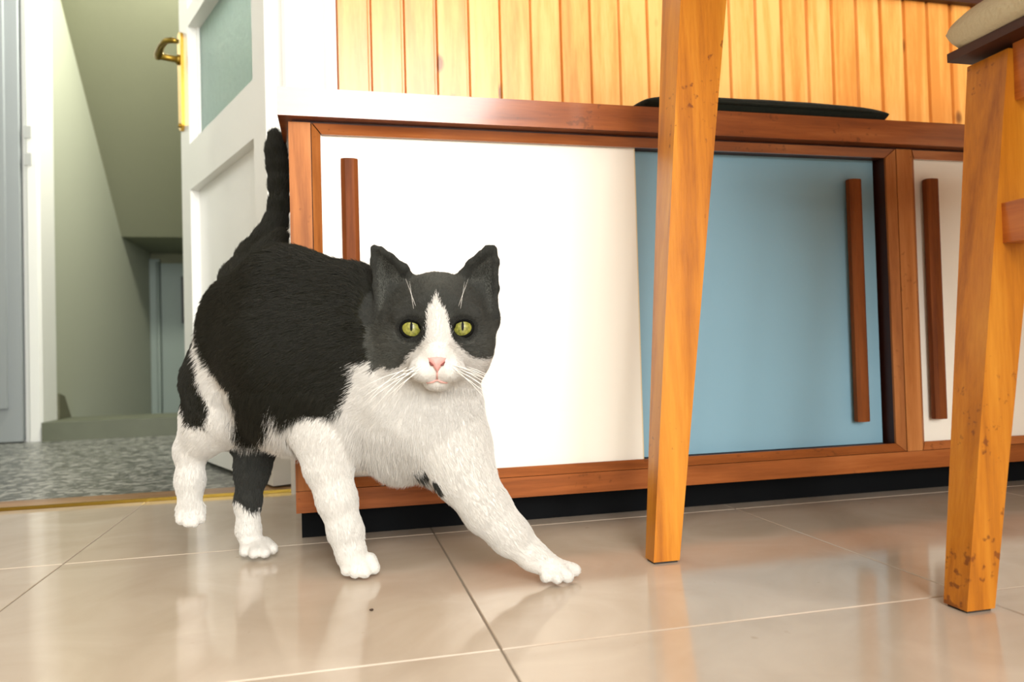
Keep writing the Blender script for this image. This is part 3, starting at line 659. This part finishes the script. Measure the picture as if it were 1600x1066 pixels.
    ('t', [0.1542, 0.7026, 0.3027], [0.1479, 0.711, 0.2996], [0.1439, 0.7227, 0.2699], 0.0028, 0.004, 'ear'),
    ('t', [0.1521, 0.7024, 0.3155], [0.1451, 0.7003, 0.3149], [0.1479, 0.711, 0.2996], 0.0028, 0.004, 'ear'),
    ('t', [0.1451, 0.7003, 0.3149], [0.1368, 0.6992, 0.3083], [0.1479, 0.711, 0.2996], 0.0028, 0.004, 'ear'),
    ('t', [0.1368, 0.6992, 0.3083], [0.1278, 0.7014, 0.3007], [0.1479, 0.711, 0.2996], 0.0028, 0.004, 'ear'),
    ('t', [0.1278, 0.7014, 0.3007], [0.1199, 0.7042, 0.2901], [0.1479, 0.711, 0.2996], 0.0028, 0.004, 'ear'),
    ('t', [0.1199, 0.7042, 0.2901], [0.1134, 0.7032, 0.278], [0.1439, 0.7227, 0.2699], 0.0028, 0.004, 'ear'),
    ('t', [0.1199, 0.7042, 0.2901], [0.1479, 0.711, 0.2996], [0.1439, 0.7227, 0.2699], 0.0028, 0.004, 'ear'),
    ('c', [0.1351, 0.7216, 0.2664], [0.1419, 0.7117, 0.2476], 0.0157, 0.0157, 0.012, 'head'),
]
CAT_CUTS = [('e', [0.0672, 0.6673, 0.2372], [0.0091, 0.0076, 0.0121], 0.0015, 'cut'), ('e', [0.1128, 0.6611, 0.2366], [0.0091, 0.0076, 0.0121], 0.0015, 'cut')]
HEAD_C = [0.0949, 0.7, 0.2419]
HEAD_U = [0.990774, -0.133223, -0.024849]
HEAD_V = [0.018598, -0.047964, 0.998676]
HEAD_W = [-0.134239, -0.989925, -0.045044]
HEAD_S = 0.0006053
PATCH = [0.0762, 0.7089, 0.1029]
PATCH2 = [0.0892, 0.6944, 0.0899]
COAT_DARK = [(-0.4433, 0.1969), (-0.4509, 0.2102), (-0.4681, 0.2066), (-0.4709, 0.1887), (-0.4802, 0.1685), (-0.4955, 0.1573), (-0.5157, 0.1588), (-0.5322, 0.1576), (-0.546, 0.1513), (-0.5473, 0.1584), (-0.5476, 0.1699), (-0.5545, 0.1533), (-0.5741, 0.138), (-0.648, 0.1255), (-0.6327, 0.151), (-0.5941, 0.179), (-0.6216, 0.1906), (-0.6511, 0.2103), (-0.6683, 0.2299), (-0.6921, 0.2591)]
COAT_REAR = [(-0.6971, 0.2593), (-0.6943, 0.2446), (-0.6653, 0.2105), (-0.6619, 0.1846), (-0.6546, 0.1617), (-0.6654, 0.1448), (-0.6961, 0.1474), (-0.7289, 0.1656)]
FACE_WHITE = [(-1, 48), (-6, 34), (-13, 26), (-15, 2), (-16, -20), (-26, -32), (-43, -47), (-46, -56), (-56, -64), (-72, -67), (-82, -62), (-95, -72), (-120, -120), (120, -120), (95, -52), (84, -50), (72, -52), (48, -47), (33, -34), (21, -20), (17, 2), (11, 21), (4, 31)]
EYES = [(-38, -6), (38, -5)]
# ------------------------------------------------------------------ the cat
Hu, Hv, Hw = map(np.array, (HEAD_U, HEAD_V, HEAD_W)); Hc = np.array(HEAD_C); Fm = np.array([Hu, Hv, Hw]); HS = HEAD_S
def mkp(o):
    if o[0] == 'c': return P_caps(*o[1:])
    if o[0] == 't': return P_tri(*o[1:])
    return P_ell(o[1], Fm, o[2], o[3], o[4])
prims = [mkp(o) for o in CAT_PRIMS]; cuts = [mkp(o) for o in CAT_CUTS]
LO, HI, STEP = np.array([-.25, .60, -.01]), np.array([.25, 1.07, .555]), .0021
Fd = field(prims, cuts, LO, HI, STEP)
V, Q = surface_nets(Fd, LO, STEP); del Fd
print('cat mesh', V.shape, Q.shape)
# keep the one big connected body
lab_ = np.arange(len(V))
E2 = np.concatenate([Q[:, [0, 1]], Q[:, [1, 2]], Q[:, [2, 3]], Q[:, [3, 0]]])
for _ in range(2):      # light smoothing
    acc = np.zeros_like(V); n_ = np.zeros(len(V))
    np.add.at(acc, E2[:, 0], V[E2[:, 1]]); np.add.at(n_, E2[:, 0], 1)
    np.add.at(acc, E2[:, 1], V[E2[:, 0]]); np.add.at(n_, E2[:, 1], 1)
    V = V * .6 + .4 * acc / np.maximum(n_, 1)[:, None]
earv = ((V - Hc) @ Hv / HS > 62) & (np.abs((V - Hc) @ Hu / HS) > 30) & (np.linalg.norm(V - Hc, axis=1) < .12)
for _ in range(5):      # the thin ears a little more
    acc = np.zeros_like(V); n_ = np.zeros(len(V))
    np.add.at(acc, E2[:, 0], V[E2[:, 1]]); np.add.at(n_, E2[:, 0], 1)
    np.add.at(acc, E2[:, 1], V[E2[:, 0]]); np.add.at(n_, E2[:, 1], 1)
    V[earv] = (V * .6 + .4 * acc / np.maximum(n_, 1)[:, None])[earv]
def inpoly(x, y, poly):
    r = np.zeros(x.shape, bool); n = len(poly)
    for i in range(n):
        (x0, y0), (x1, y1) = poly[i], poly[(i + 1) % n]
        c = ((y0 > y) != (y1 > y)) & (x < (x1 - x0) * (y - y0) / ((y1 - y0) or 1e-12) + x0)
        r ^= c
    return r
GROUPS = ['body', 'neck', 'foreleg', 'hind', 'farhind', 'tail', 'head', 'ear']
HEADING = np.array([.73, -.68, 0.])
def classify(X):
    """nearest group and fur direction for points X"""
    best = np.full(len(X), 9.); grp = np.zeros(len(X), int); flow = np.zeros_like(X)
    for p in prims:
        d = dist(p, X); gi = GROUPS.index(p.g)
        if p.g in ('head', 'ear'):
            if p.g == 'ear': f = np.array(Hv)[None] + 0 * X
            else:
                q = X - (Hc + HS * (-34 * Hv + 60 * Hw)); f = q / np.linalg.norm(q, axis=1)[:, None] - .6 * Hw
        else:
            ax = p.b - p.a; f = (ax / np.linalg.norm(ax))[None] + 0 * X
            if p.g in ('body', 'neck'): f = f * 1.0 + np.array([0, 0, -.55])
        w_ = np.exp(-np.maximum(d, 0) / .006)
        flow += f * w_[:, None]
        m = d < best; best[m] = d[m]; grp[m] = gi
    return grp, flow
def interp(a, b, t): return np.array(a)[None] * (1 - t[:, None]) + np.array(b)[None] * t[:, None]
BLACK = np.array([.0115, .0113, .0066]); GREY = np.array([.066, .068, .058]); WHITE = np.array([.65, .632, .585]); CREAM = np.array([.70, .64, .54])
DARKP = [(s, z) for s, z in COAT_DARK] + [(-.775, .29), (-.82, .50), (-.40, .50), (-.40, .2)]
REARP = [(s, z) for s, z in COAT_REAR] + [(-.80, .15), (-.80, .285)]
dark_poly = [COAT_DARK[-1]] + [(-.760, .285), (-.80, .40), (-.80, .52), (-.36, .52), (-.36, .20)] + COAT_DARK
def colour(X, grp, rng=None, nrm=None):
    jit = rng.normal(0, .0022, (len(X), 2)) if rng is not None else np.zeros((len(X), 2))
    s = X @ HEADING + jit[:, 0]; z = X[:, 2] + jit[:, 1]
    dark = inpoly(s, z, dark_poly) | inpoly(s, z, REARP)
    hx = ((X - Hc) @ Hu) / HS; hy = ((X - Hc) @ Hv) / HS; hz = ((X - Hc) @ Hw) / HS
    if rng is not None: hx = hx + jit[:, 0] / HS * .45; hy = hy + jit[:, 1] / HS * .45
    body = np.isin(grp, [0, 1])
    out = np.tile(WHITE, (len(X), 1))
    dk = (body & dark) | (np.isin(grp, [2, 3]) & dark & (z > .13))
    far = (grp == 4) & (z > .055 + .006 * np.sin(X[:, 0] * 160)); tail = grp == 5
    # inner patch behind the elbow of the reaching foreleg
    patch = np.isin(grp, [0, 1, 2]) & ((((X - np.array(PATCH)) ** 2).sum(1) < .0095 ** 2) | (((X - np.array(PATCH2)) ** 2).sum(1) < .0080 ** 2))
    headm = np.isin(grp, [6, 7])
    fw = inpoly(hx, hy, FACE_WHITE) & (hz > -45)
    fw |= (hy < -66 - .12 * np.abs(hx)) & (hy < -60)
    hd = headm & ~fw
    neck = (grp == 1) & ((hy > -70) & (X @ HEADING < -.40) & (hx < -50))
    t = np.clip((z - .15) / .15, 0, 1)
    out[dk | tail | neck] = BLACK
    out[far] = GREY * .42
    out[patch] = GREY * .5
    tone = np.clip((hy + 60) / 150, 0, 1)
    cheek = np.clip((np.abs(hx) - 25) / 45, 0, 1) * np.clip((10 - hy) / 40, 0, 1)
    crown = np.exp(-((hx / 38) ** 2 + ((hy - 78) / 22) ** 2))
    base = GREY * .62; out[hd] = (base[None] * (1 + .75 * cheek + .8 * crown)[:, None])[hd]
    nb = headm & ~fw & (hx < -84) & (hz < -5) & (grp == 6); out[nb] = BLACK * 1.3
    ear = (grp == 7) & ~fw; out[ear] = GREY * .42
    if nrm is not None:
        inner = ear & (nrm @ Hw > .30) & inpoly(np.abs(hx + 3), hy, [(88, 20), (90, 90), (86, 108), (66, 92), (48, 66), (42, 40)])
        out[inner] = GREY * 1.25
    for ex, ey in EYES:
        r_ = np.hypot((hx - ex) / 21, (hy - ey) / 18); ro = hd & (r_ < 1.15) & (hz > 0); out[ro] = GREY * .30
        sg = 1 if ex > 0 else -1
        tear = headm & (np.hypot((hx - sg * (19.5)), (hy - ey + 15)) < 5.5); out[tear & ~fw] = GREY * .25
    chin = (~headm) & (hy < -80) & (hy > -130) & (np.abs(hx) < 60) & ~dk & ~far & ~tail
    return out
grp, flow = classify(V)
print('classified')
col = colour(V, grp)
cat = thing('cat', 'grey-black and white cat walking, looking at the viewer with yellow-green eyes', 'cat', (.0, .80, 0))
me = bpy.data.meshes.new('body')
me.vertices.add(len(V)); me.vertices.foreach_set('co', V.astype(np.float32).ravel())
me.loops.add(Q.size); me.loops.foreach_set('vertex_index', Q.astype(np.int32).ravel())
me.polygons.add(len(Q)); me.polygons.foreach_set('loop_start', (np.arange(len(Q)) * 4).astype(np.int32))
me.update(calc_edges=True); me.validate()
a_ = me.attributes.new('coat', 'FLOAT_COLOR', 'POINT'); a_.data.foreach_set('color', np.concatenate([col, np.ones((len(V), 1))], 1).astype(np.float32).ravel())
def coat_mat(name, rough, gain, hair=False):
    m, nt, b = nmat(name); a = nt.nodes.new('ShaderNodeAttribute'); a.attribute_name = 'coat'
    nt.links.new(a.outputs['Color'], b.inputs['Base Color']); b.inputs['Roughness'].default_value = rough
    b.inputs['Specular IOR Level'].default_value = gain
    b.inputs['Sheen Weight'].default_value = 0.0
    return m
body = keep(link('body', me, coat_mat('cat_skin', .9, .1), None, True), cat)
NV = np.empty(len(V) * 3, np.float32); me.vertices.foreach_get('normal', NV); NV = NV.reshape(-1, 3).astype(float)
# eyes
def uvs(center, R, ax, n=24, m=32, squash=(1, 1, 1)):
    bm = bmesh.new(); bmesh.ops.create_uvsphere(bm, u_segments=m, v_segments=n, radius=1)
    for v in bm.verts:
        q = Vector(v.co); w_ = np.array([q.x * squash[0], q.y * squash[1], q.z * squash[2]]) * R
        v.co = Vector(center + w_ @ ax)
    return bm
def iris_mat():
    m, nt, b = nmat('yellow_green_iris'); L = nt.links.new; N = nt.nodes.new
    tc = N('ShaderNodeTexCoord'); n = N('ShaderNodeTexNoise'); n.inputs['Scale'].default_value = 500; n.inputs['Detail'].default_value = 3
    L(tc.outputs['Object'], n.inputs['Vector'])
    r = N('ShaderNodeValToRGB'); e = r.color_ramp.elements; e[0].position = .3; e[0].color = srgb(96, 98, 34); e[1].position = .7; e[1].color = srgb(148, 146, 64)
    L(n.outputs['Fac'], r.inputs['Fac']); L(r.outputs['Color'], b.inputs['Base Color'])
    b.inputs['Roughness'].default_value = .4; b.inputs['Coat Weight'].default_value = .35; b.inputs['Coat Roughness'].default_value = .03
    return m
IR = iris_mat(); PUP = plain('pupil_black', (.002, .002, .002, 1), .5, spec=.1); LID = plain('eyelid_rim', srgb(9, 9, 8), .8, spec=.1)
def hp(x, y, z): return Hc + HS * (x * Hu + y * Hv + z * Hw)
for sg, (ex, ey) in zip((-1, 1), EYES):
    c = hp(ex, ey, 36); R = 20 * HS
    e_ = keep(obj('eye', uvs(c, R, Fm), IR, smooth=True), cat)
    d_ = np.array([0, 0, .21]) - c; d_ /= np.linalg.norm(d_)
    # vertical slit pupil: a thin dark patch hugging the eyeball front
    bm = bmesh.new(); ring = []
    for j in range(-8, 9):
        row = []
        for i in range(-3, 4):
            t = j / 8; hw = 2.0 * max(0, 1 - t * t) ** .5 + .02
            px_, py_ = i / 3 * hw, t * 7 + 3.5
            zz = math.sqrt(20.2 ** 2 - px_ ** 2 - py_ ** 2)
            row.append(bm.verts.new(c + HS * (px_ * Hu + py_ * Hv + zz * Hw)))
        ring.append(row)
    for r0, r1 in zip(ring[:-1], ring[1:]):
        for k in range(6): bm.faces.new((r0[k], r0[k + 1], r1[k + 1], r1[k]))
    pu = obj('pupil', bm, PUP, smooth=True); pu.parent = e_; pu.matrix_parent_inverse = Matrix.Identity(4)
    # almond eyelid rim, a rounded ring hugging the ball
    pts = []
    for k in range(40):
        a = 2 * math.pi * k / 40; ca, sa = math.cos(a), math.sin(a)
        x_ = 15.6 * ca; y_ = (12.2 if sa > 0 else 13.0) * sa 
        y_ += -3.0 * ca * (-sg) * .0 + sg * ca * 1.6 - (3.0 if ca * sg < -.8 else 0)
        zz = math.sqrt(20.6 ** 2 - x_ ** 2 - y_ ** 2)
        pts.append(c + HS * (x_ * Hu + y_ * Hv + zz * Hw))
    keep(obj('eyelid', tube([Vector(p) for p in pts] + [Vector(pts[0])], 2.6 * HS, 8, caps=False), LID, smooth=True), cat)
# nose leather
NOSE = plain('pink_nose', srgb(214, 156, 148), .45, bump=.3, bscale=900)
prof = [(-15, 5, 0), (-9, 8, 4), (0, 9, 6), (9, 8, 4), (15, 5, 0), (12, -1, 2), (6, -8, 5), (2, -14, 4), (0, -17, 3), (-2, -14, 4), (-6, -8, 5), (-12, -1, 2)]
bm = bmesh.new(); NZ = 93
fr = [bm.verts.new(hp(x * 1.0, -52 + y, NZ - 2 + z * .5)) for x, y, z in prof]
fc = [bm.verts.new(hp(x * .6, -52 + y * .6, NZ + 3 + z * .5)) for x, y, z in prof]
bk = [bm.verts.new(hp(x * .95, -52 + y * .95, NZ - 18)) for x, y, z in prof]
n = len(prof)
for i in range(n):
    j = (i + 1) % n; bm.faces.new((fr[i], fr[j], fc[j], fc[i])); bm.faces.new((bk[i], bk[j], fr[j], fr[i]))
bm.faces.new(fc); bm.faces.new(bk[::-1])
bmesh.ops.subdivide_edges(bm, edges=bm.edges[:], cuts=1, use_grid_fill=True, smooth=.3)
nose = keep(obj('nose', bm, NOSE, smooth=True), cat)
for sg in (-1, 1):
    q = obj('nostril', tube([Vector(hp(sg * 11, -53, NZ - .5)), Vector(hp(sg * 8, -57, NZ + 2.2)), Vector(hp(sg * 5, -58, NZ + 3))], [1.0 * HS, 2.0 * HS, 1.0 * HS], 8), plain('nostril_dark', srgb(120, 58, 52), .7), smooth=True)
    q.parent = nose; q.matrix_parent_inverse = Matrix.Identity(4)
# mouth line
mp_ = [(-23, -84, 82), (-14, -84.5, 90), (-6, -83, 92), (0, -80, 91), (6, -83, 92), (14, -84.5, 90), (23, -84, 82)]
def snap(p):      # drop a point onto the skin, looking along the head axis
    p = np.array(p, float)
    for _ in range(60):
        f = 9.
        for q in prims:
            if q.g == 'head': 
                d = float(dist(q, p[None])[0]); f = smin(f, d, q.k) if f < 5 else d
        if abs(f) < 1e-4: break
        p = p - Hw * f * .7
    return p
MOUTH = plain('pink_lips', srgb(206, 156, 146), .7)
mpts = [Vector(snap(hp(x, y, 100)) + Hw * .0010) for x, y, z in mp_]
keep(obj('mouth', tube(mpts, [.3 * HS, 1.3 * HS, 1.7 * HS, 1.5 * HS, 1.7 * HS, 1.3 * HS, .3 * HS], 8), MOUTH, smooth=True), cat)
mpts = [Vector(snap(hp(x, y, 100)) + Hw * .0008) for x, y in ((0, -66), (0, -72), (0, -79))]
keep(obj('lip_groove', tube(mpts, 1.3 * HS, 6), MOUTH, smooth=True), cat)
# whiskers, each its own thin hair
WH = plain('white_whisker', srgb(250, 248, 240), .4)
rw = random.Random(4)
for sg in (-1, 1):
    for i in range(9):
        y0 = -58 - 3.4 * (i % 4) - 2 * (i // 4); x0 = sg * (22 + 5 * (i // 2))
        p0 = snap(hp(x0, y0, 100)); L_ = rw.uniform(52, 84) * HS
        ang = rw.uniform(-.55, .12) - .10 * (i % 4)
        d = sg * Hu * math.cos(ang) + Hv * math.sin(ang) + Hw * rw.uniform(.15, .5)
        pts = [Vector(p0 + d * L_ * t - Hv * L_ * .28 * t * t - Hw * L_ * .3 * t * t) for t in (0, .25, .5, .75, 1)]
        keep(obj('whisker', tube(pts, [.00030, .00026, .0002, .00014, .00005], 5), WH, smooth=True), cat)
for sg in (-1, 1):      # brow whiskers
    for i in range(2):
        p0 = snap(hp(sg * (32 - 3 * i), 24 + 4 * i, 90)); 
        pts = [Vector(p0 + HS * (sg * (4 + 10 * t + 14 * i * t) * Hu * .6 + (40 * t) * Hv + 8 * t * (1 - t) * Hw)) for t in (0, .3, .6, 1)]
        keep(obj('whisker', tube(pts, [.00014, .00013, .0001, .00004], 5), WH, smooth=True), cat)
# ---- fur: one coat of fine hairs over the whole skin
rng = np.random.default_rng(7)
NH = 330000
T1 = np.concatenate([Q[:, [0, 1, 2]], Q[:, [0, 2, 3]]])
ar = np.linalg.norm(np.cross(V[T1[:, 1]] - V[T1[:, 0]], V[T1[:, 2]] - V[T1[:, 0]]), axis=1)
hdv = np.isin(grp, [6, 7]).astype(float)
wgt = ar * (1 + 1.6 * hdv[T1].mean(1))
ti = rng.choice(len(T1), NH, p=wgt / wgt.sum())
uu = rng.random(NH); vv = rng.random(NH); fl_ = uu + vv > 1; uu[fl_] = 1 - uu[fl_]; vv[fl_] = 1 - vv[fl_]
w3 = np.stack([1 - uu - vv, uu, vv], 1)
Pp = (V[T1[ti]] * w3[:, :, None]).sum(1); Nn = (NV[T1[ti]] * w3[:, :, None]).sum(1); Nn /= np.linalg.norm(Nn, axis=1)[:, None] + 1e-9
Fl = (flow[T1[ti]] * w3[:, :, None]).sum(1); Gp = grp[T1[ti, 0]]
Fl /= np.linalg.norm(Fl, axis=1)[:, None] + 1e-9
Fl = Fl - Nn * (Fl * Nn).sum(1)[:, None]; Fl /= np.linalg.norm(Fl, axis=1)[:, None] + 1e-6
hx = ((Pp - Hc) @ Hu) / HS; hy = ((Pp - Hc) @ Hv) / HS; hz = ((Pp - Hc) @ Hw) / HS
ishead = np.isin(Gp, [6, 7])
LEN = np.full(NH, .0095)
LEN[Gp == 2] = .0052; LEN[Gp == 3] = .0056; LEN[Gp == 4] = .0050; LEN[Gp == 5] = .0085; LEN[Gp == 6] = .0046; LEN[Gp == 7] = .0017
low = np.isin(Gp, [0, 1]) & (Pp[:, 2] < .185) & (Nn[:, 2] < -.25); LEN[low] = .0150
LEN[np.isin(Gp, [0, 1]) & (Pp[:, 2] < .24) & ~low] = .0088
LEN[Pp[:, 2] < .040] = .0034; LEN[Pp[:, 2] < .026] = .0019; LEN[(Gp == 3) & (Pp[:, 2] < .052)] = .0022
face = (Gp == 6) & (hz > 25); LEN[face] = .0030 + .0016 * np.clip(np.abs(hx[face]) / 80, 0, 1)
LEN[(Gp == 6) & (np.hypot(hx, hy + 52) < 26) & (hz > 60)] = .0013
for ex, ey in EYES: LEN[(Gp == 6) & (np.hypot(hx - ex, hy - ey) < 24) & (hz > 20)] = .0016
LEN *= rng.uniform(.65, 1.2, NH)
ok = np.ones(NH, bool)
for ex, ey in EYES: ok &= ~((((hx - ex) / 15.5) ** 2 + ((hy - ey) / 13.0) ** 2 < 1) & (hz > 15))
ok &= ~((np.abs(hx) < 13) & (hy < -46) & (hy > -66 ) & (np.abs(hx) < 13 - np.clip(-52 - hy, 0, 20) * .6) & (hz > 60))
ok &= ~((np.abs(hx) < 20) & (np.abs(hy + 83) < 2) & (hz > 60))
Pp, Nn, Fl, Gp, LEN = Pp[ok], Nn[ok], Fl[ok], Gp[ok], LEN[ok]; NH = len(Pp)
hcol = colour(Pp, Gp, rng, Nn)
# tufts: neighbouring hairs lean together
cell = np.floor(Pp / .0045).astype(int); key = (cell[:, 0] * 73856093 ^ cell[:, 1] * 19349663 ^ cell[:, 2] * 83492791) & 0xffff
tab = rng.normal(0, 1, (65536, 3)); tuft = tab[key]
side = np.cross(Nn, Fl)
lift = np.where(np.isin(Gp, [6, 7]), .30, np.where(hcol.mean(1) > .3, .24, .33))[:, None] + rng.normal(0, .09, (NH, 1))
D = Fl + Nn * lift + side * (rng.normal(0, .15, (NH, 1))) + tuft * np.where(hcol.mean(1) > .3, .02, .11)[:, None]
low = LEN > .0125; D[low] = D[low] * .55 + np.array([0, 0, -.75])
D /= np.linalg.norm(D, axis=1)[:, None]
D2 = D - Nn * (.35 + .25 * rng.random((NH, 1))) * np.clip((D * Nn).sum(1), 0, 1)[:, None]; D2 /= np.linalg.norm(D2, axis=1)[:, None]
L3 = LEN[:, None]
pts = np.stack([Pp - Nn * .0004, Pp + D * L3 * .36, Pp + D * L3 * .36 + D2 * L3 * .34, Pp + D * L3 * .36 + D2 * L3 * .66], 1)
pts[:, :, 2] = np.maximum(pts[:, :, 2], .0006)
br = rng.uniform(.72, 1.25, (NH, 1)); wt = hcol.mean(1) > .3
hcol = hcol * np.where(wt[:, None], 1 - (1.25 - br) * .12, br)
hc_ = bpy.data.hair_curves.new('fur'); hc_.add_curves([4] * NH)
hc_.position_data.foreach_set('vector', pts.astype(np.float32).ravel())
rr = np.array([.00016, .00014, .0001, .00002]); ra = hc_.attributes.get('radius') or hc_.attributes.new('radius', 'FLOAT', 'POINT')
ra.data.foreach_set('value', np.tile(rr, NH).astype(np.float32))
ca_ = hc_.attributes.new('coat', 'FLOAT_COLOR', 'CURVE'); ca_.data.foreach_set('color', np.concatenate([hcol, np.ones((NH, 1))], 1).astype(np.float32).ravel())
hc_.materials.append(coat_mat('cat_fur', .55, .25, True))
fur = bpy.data.objects.new('fur', hc_); S.collection.objects.link(fur); keep(fur, cat); fur['kind'] = 'stuff'
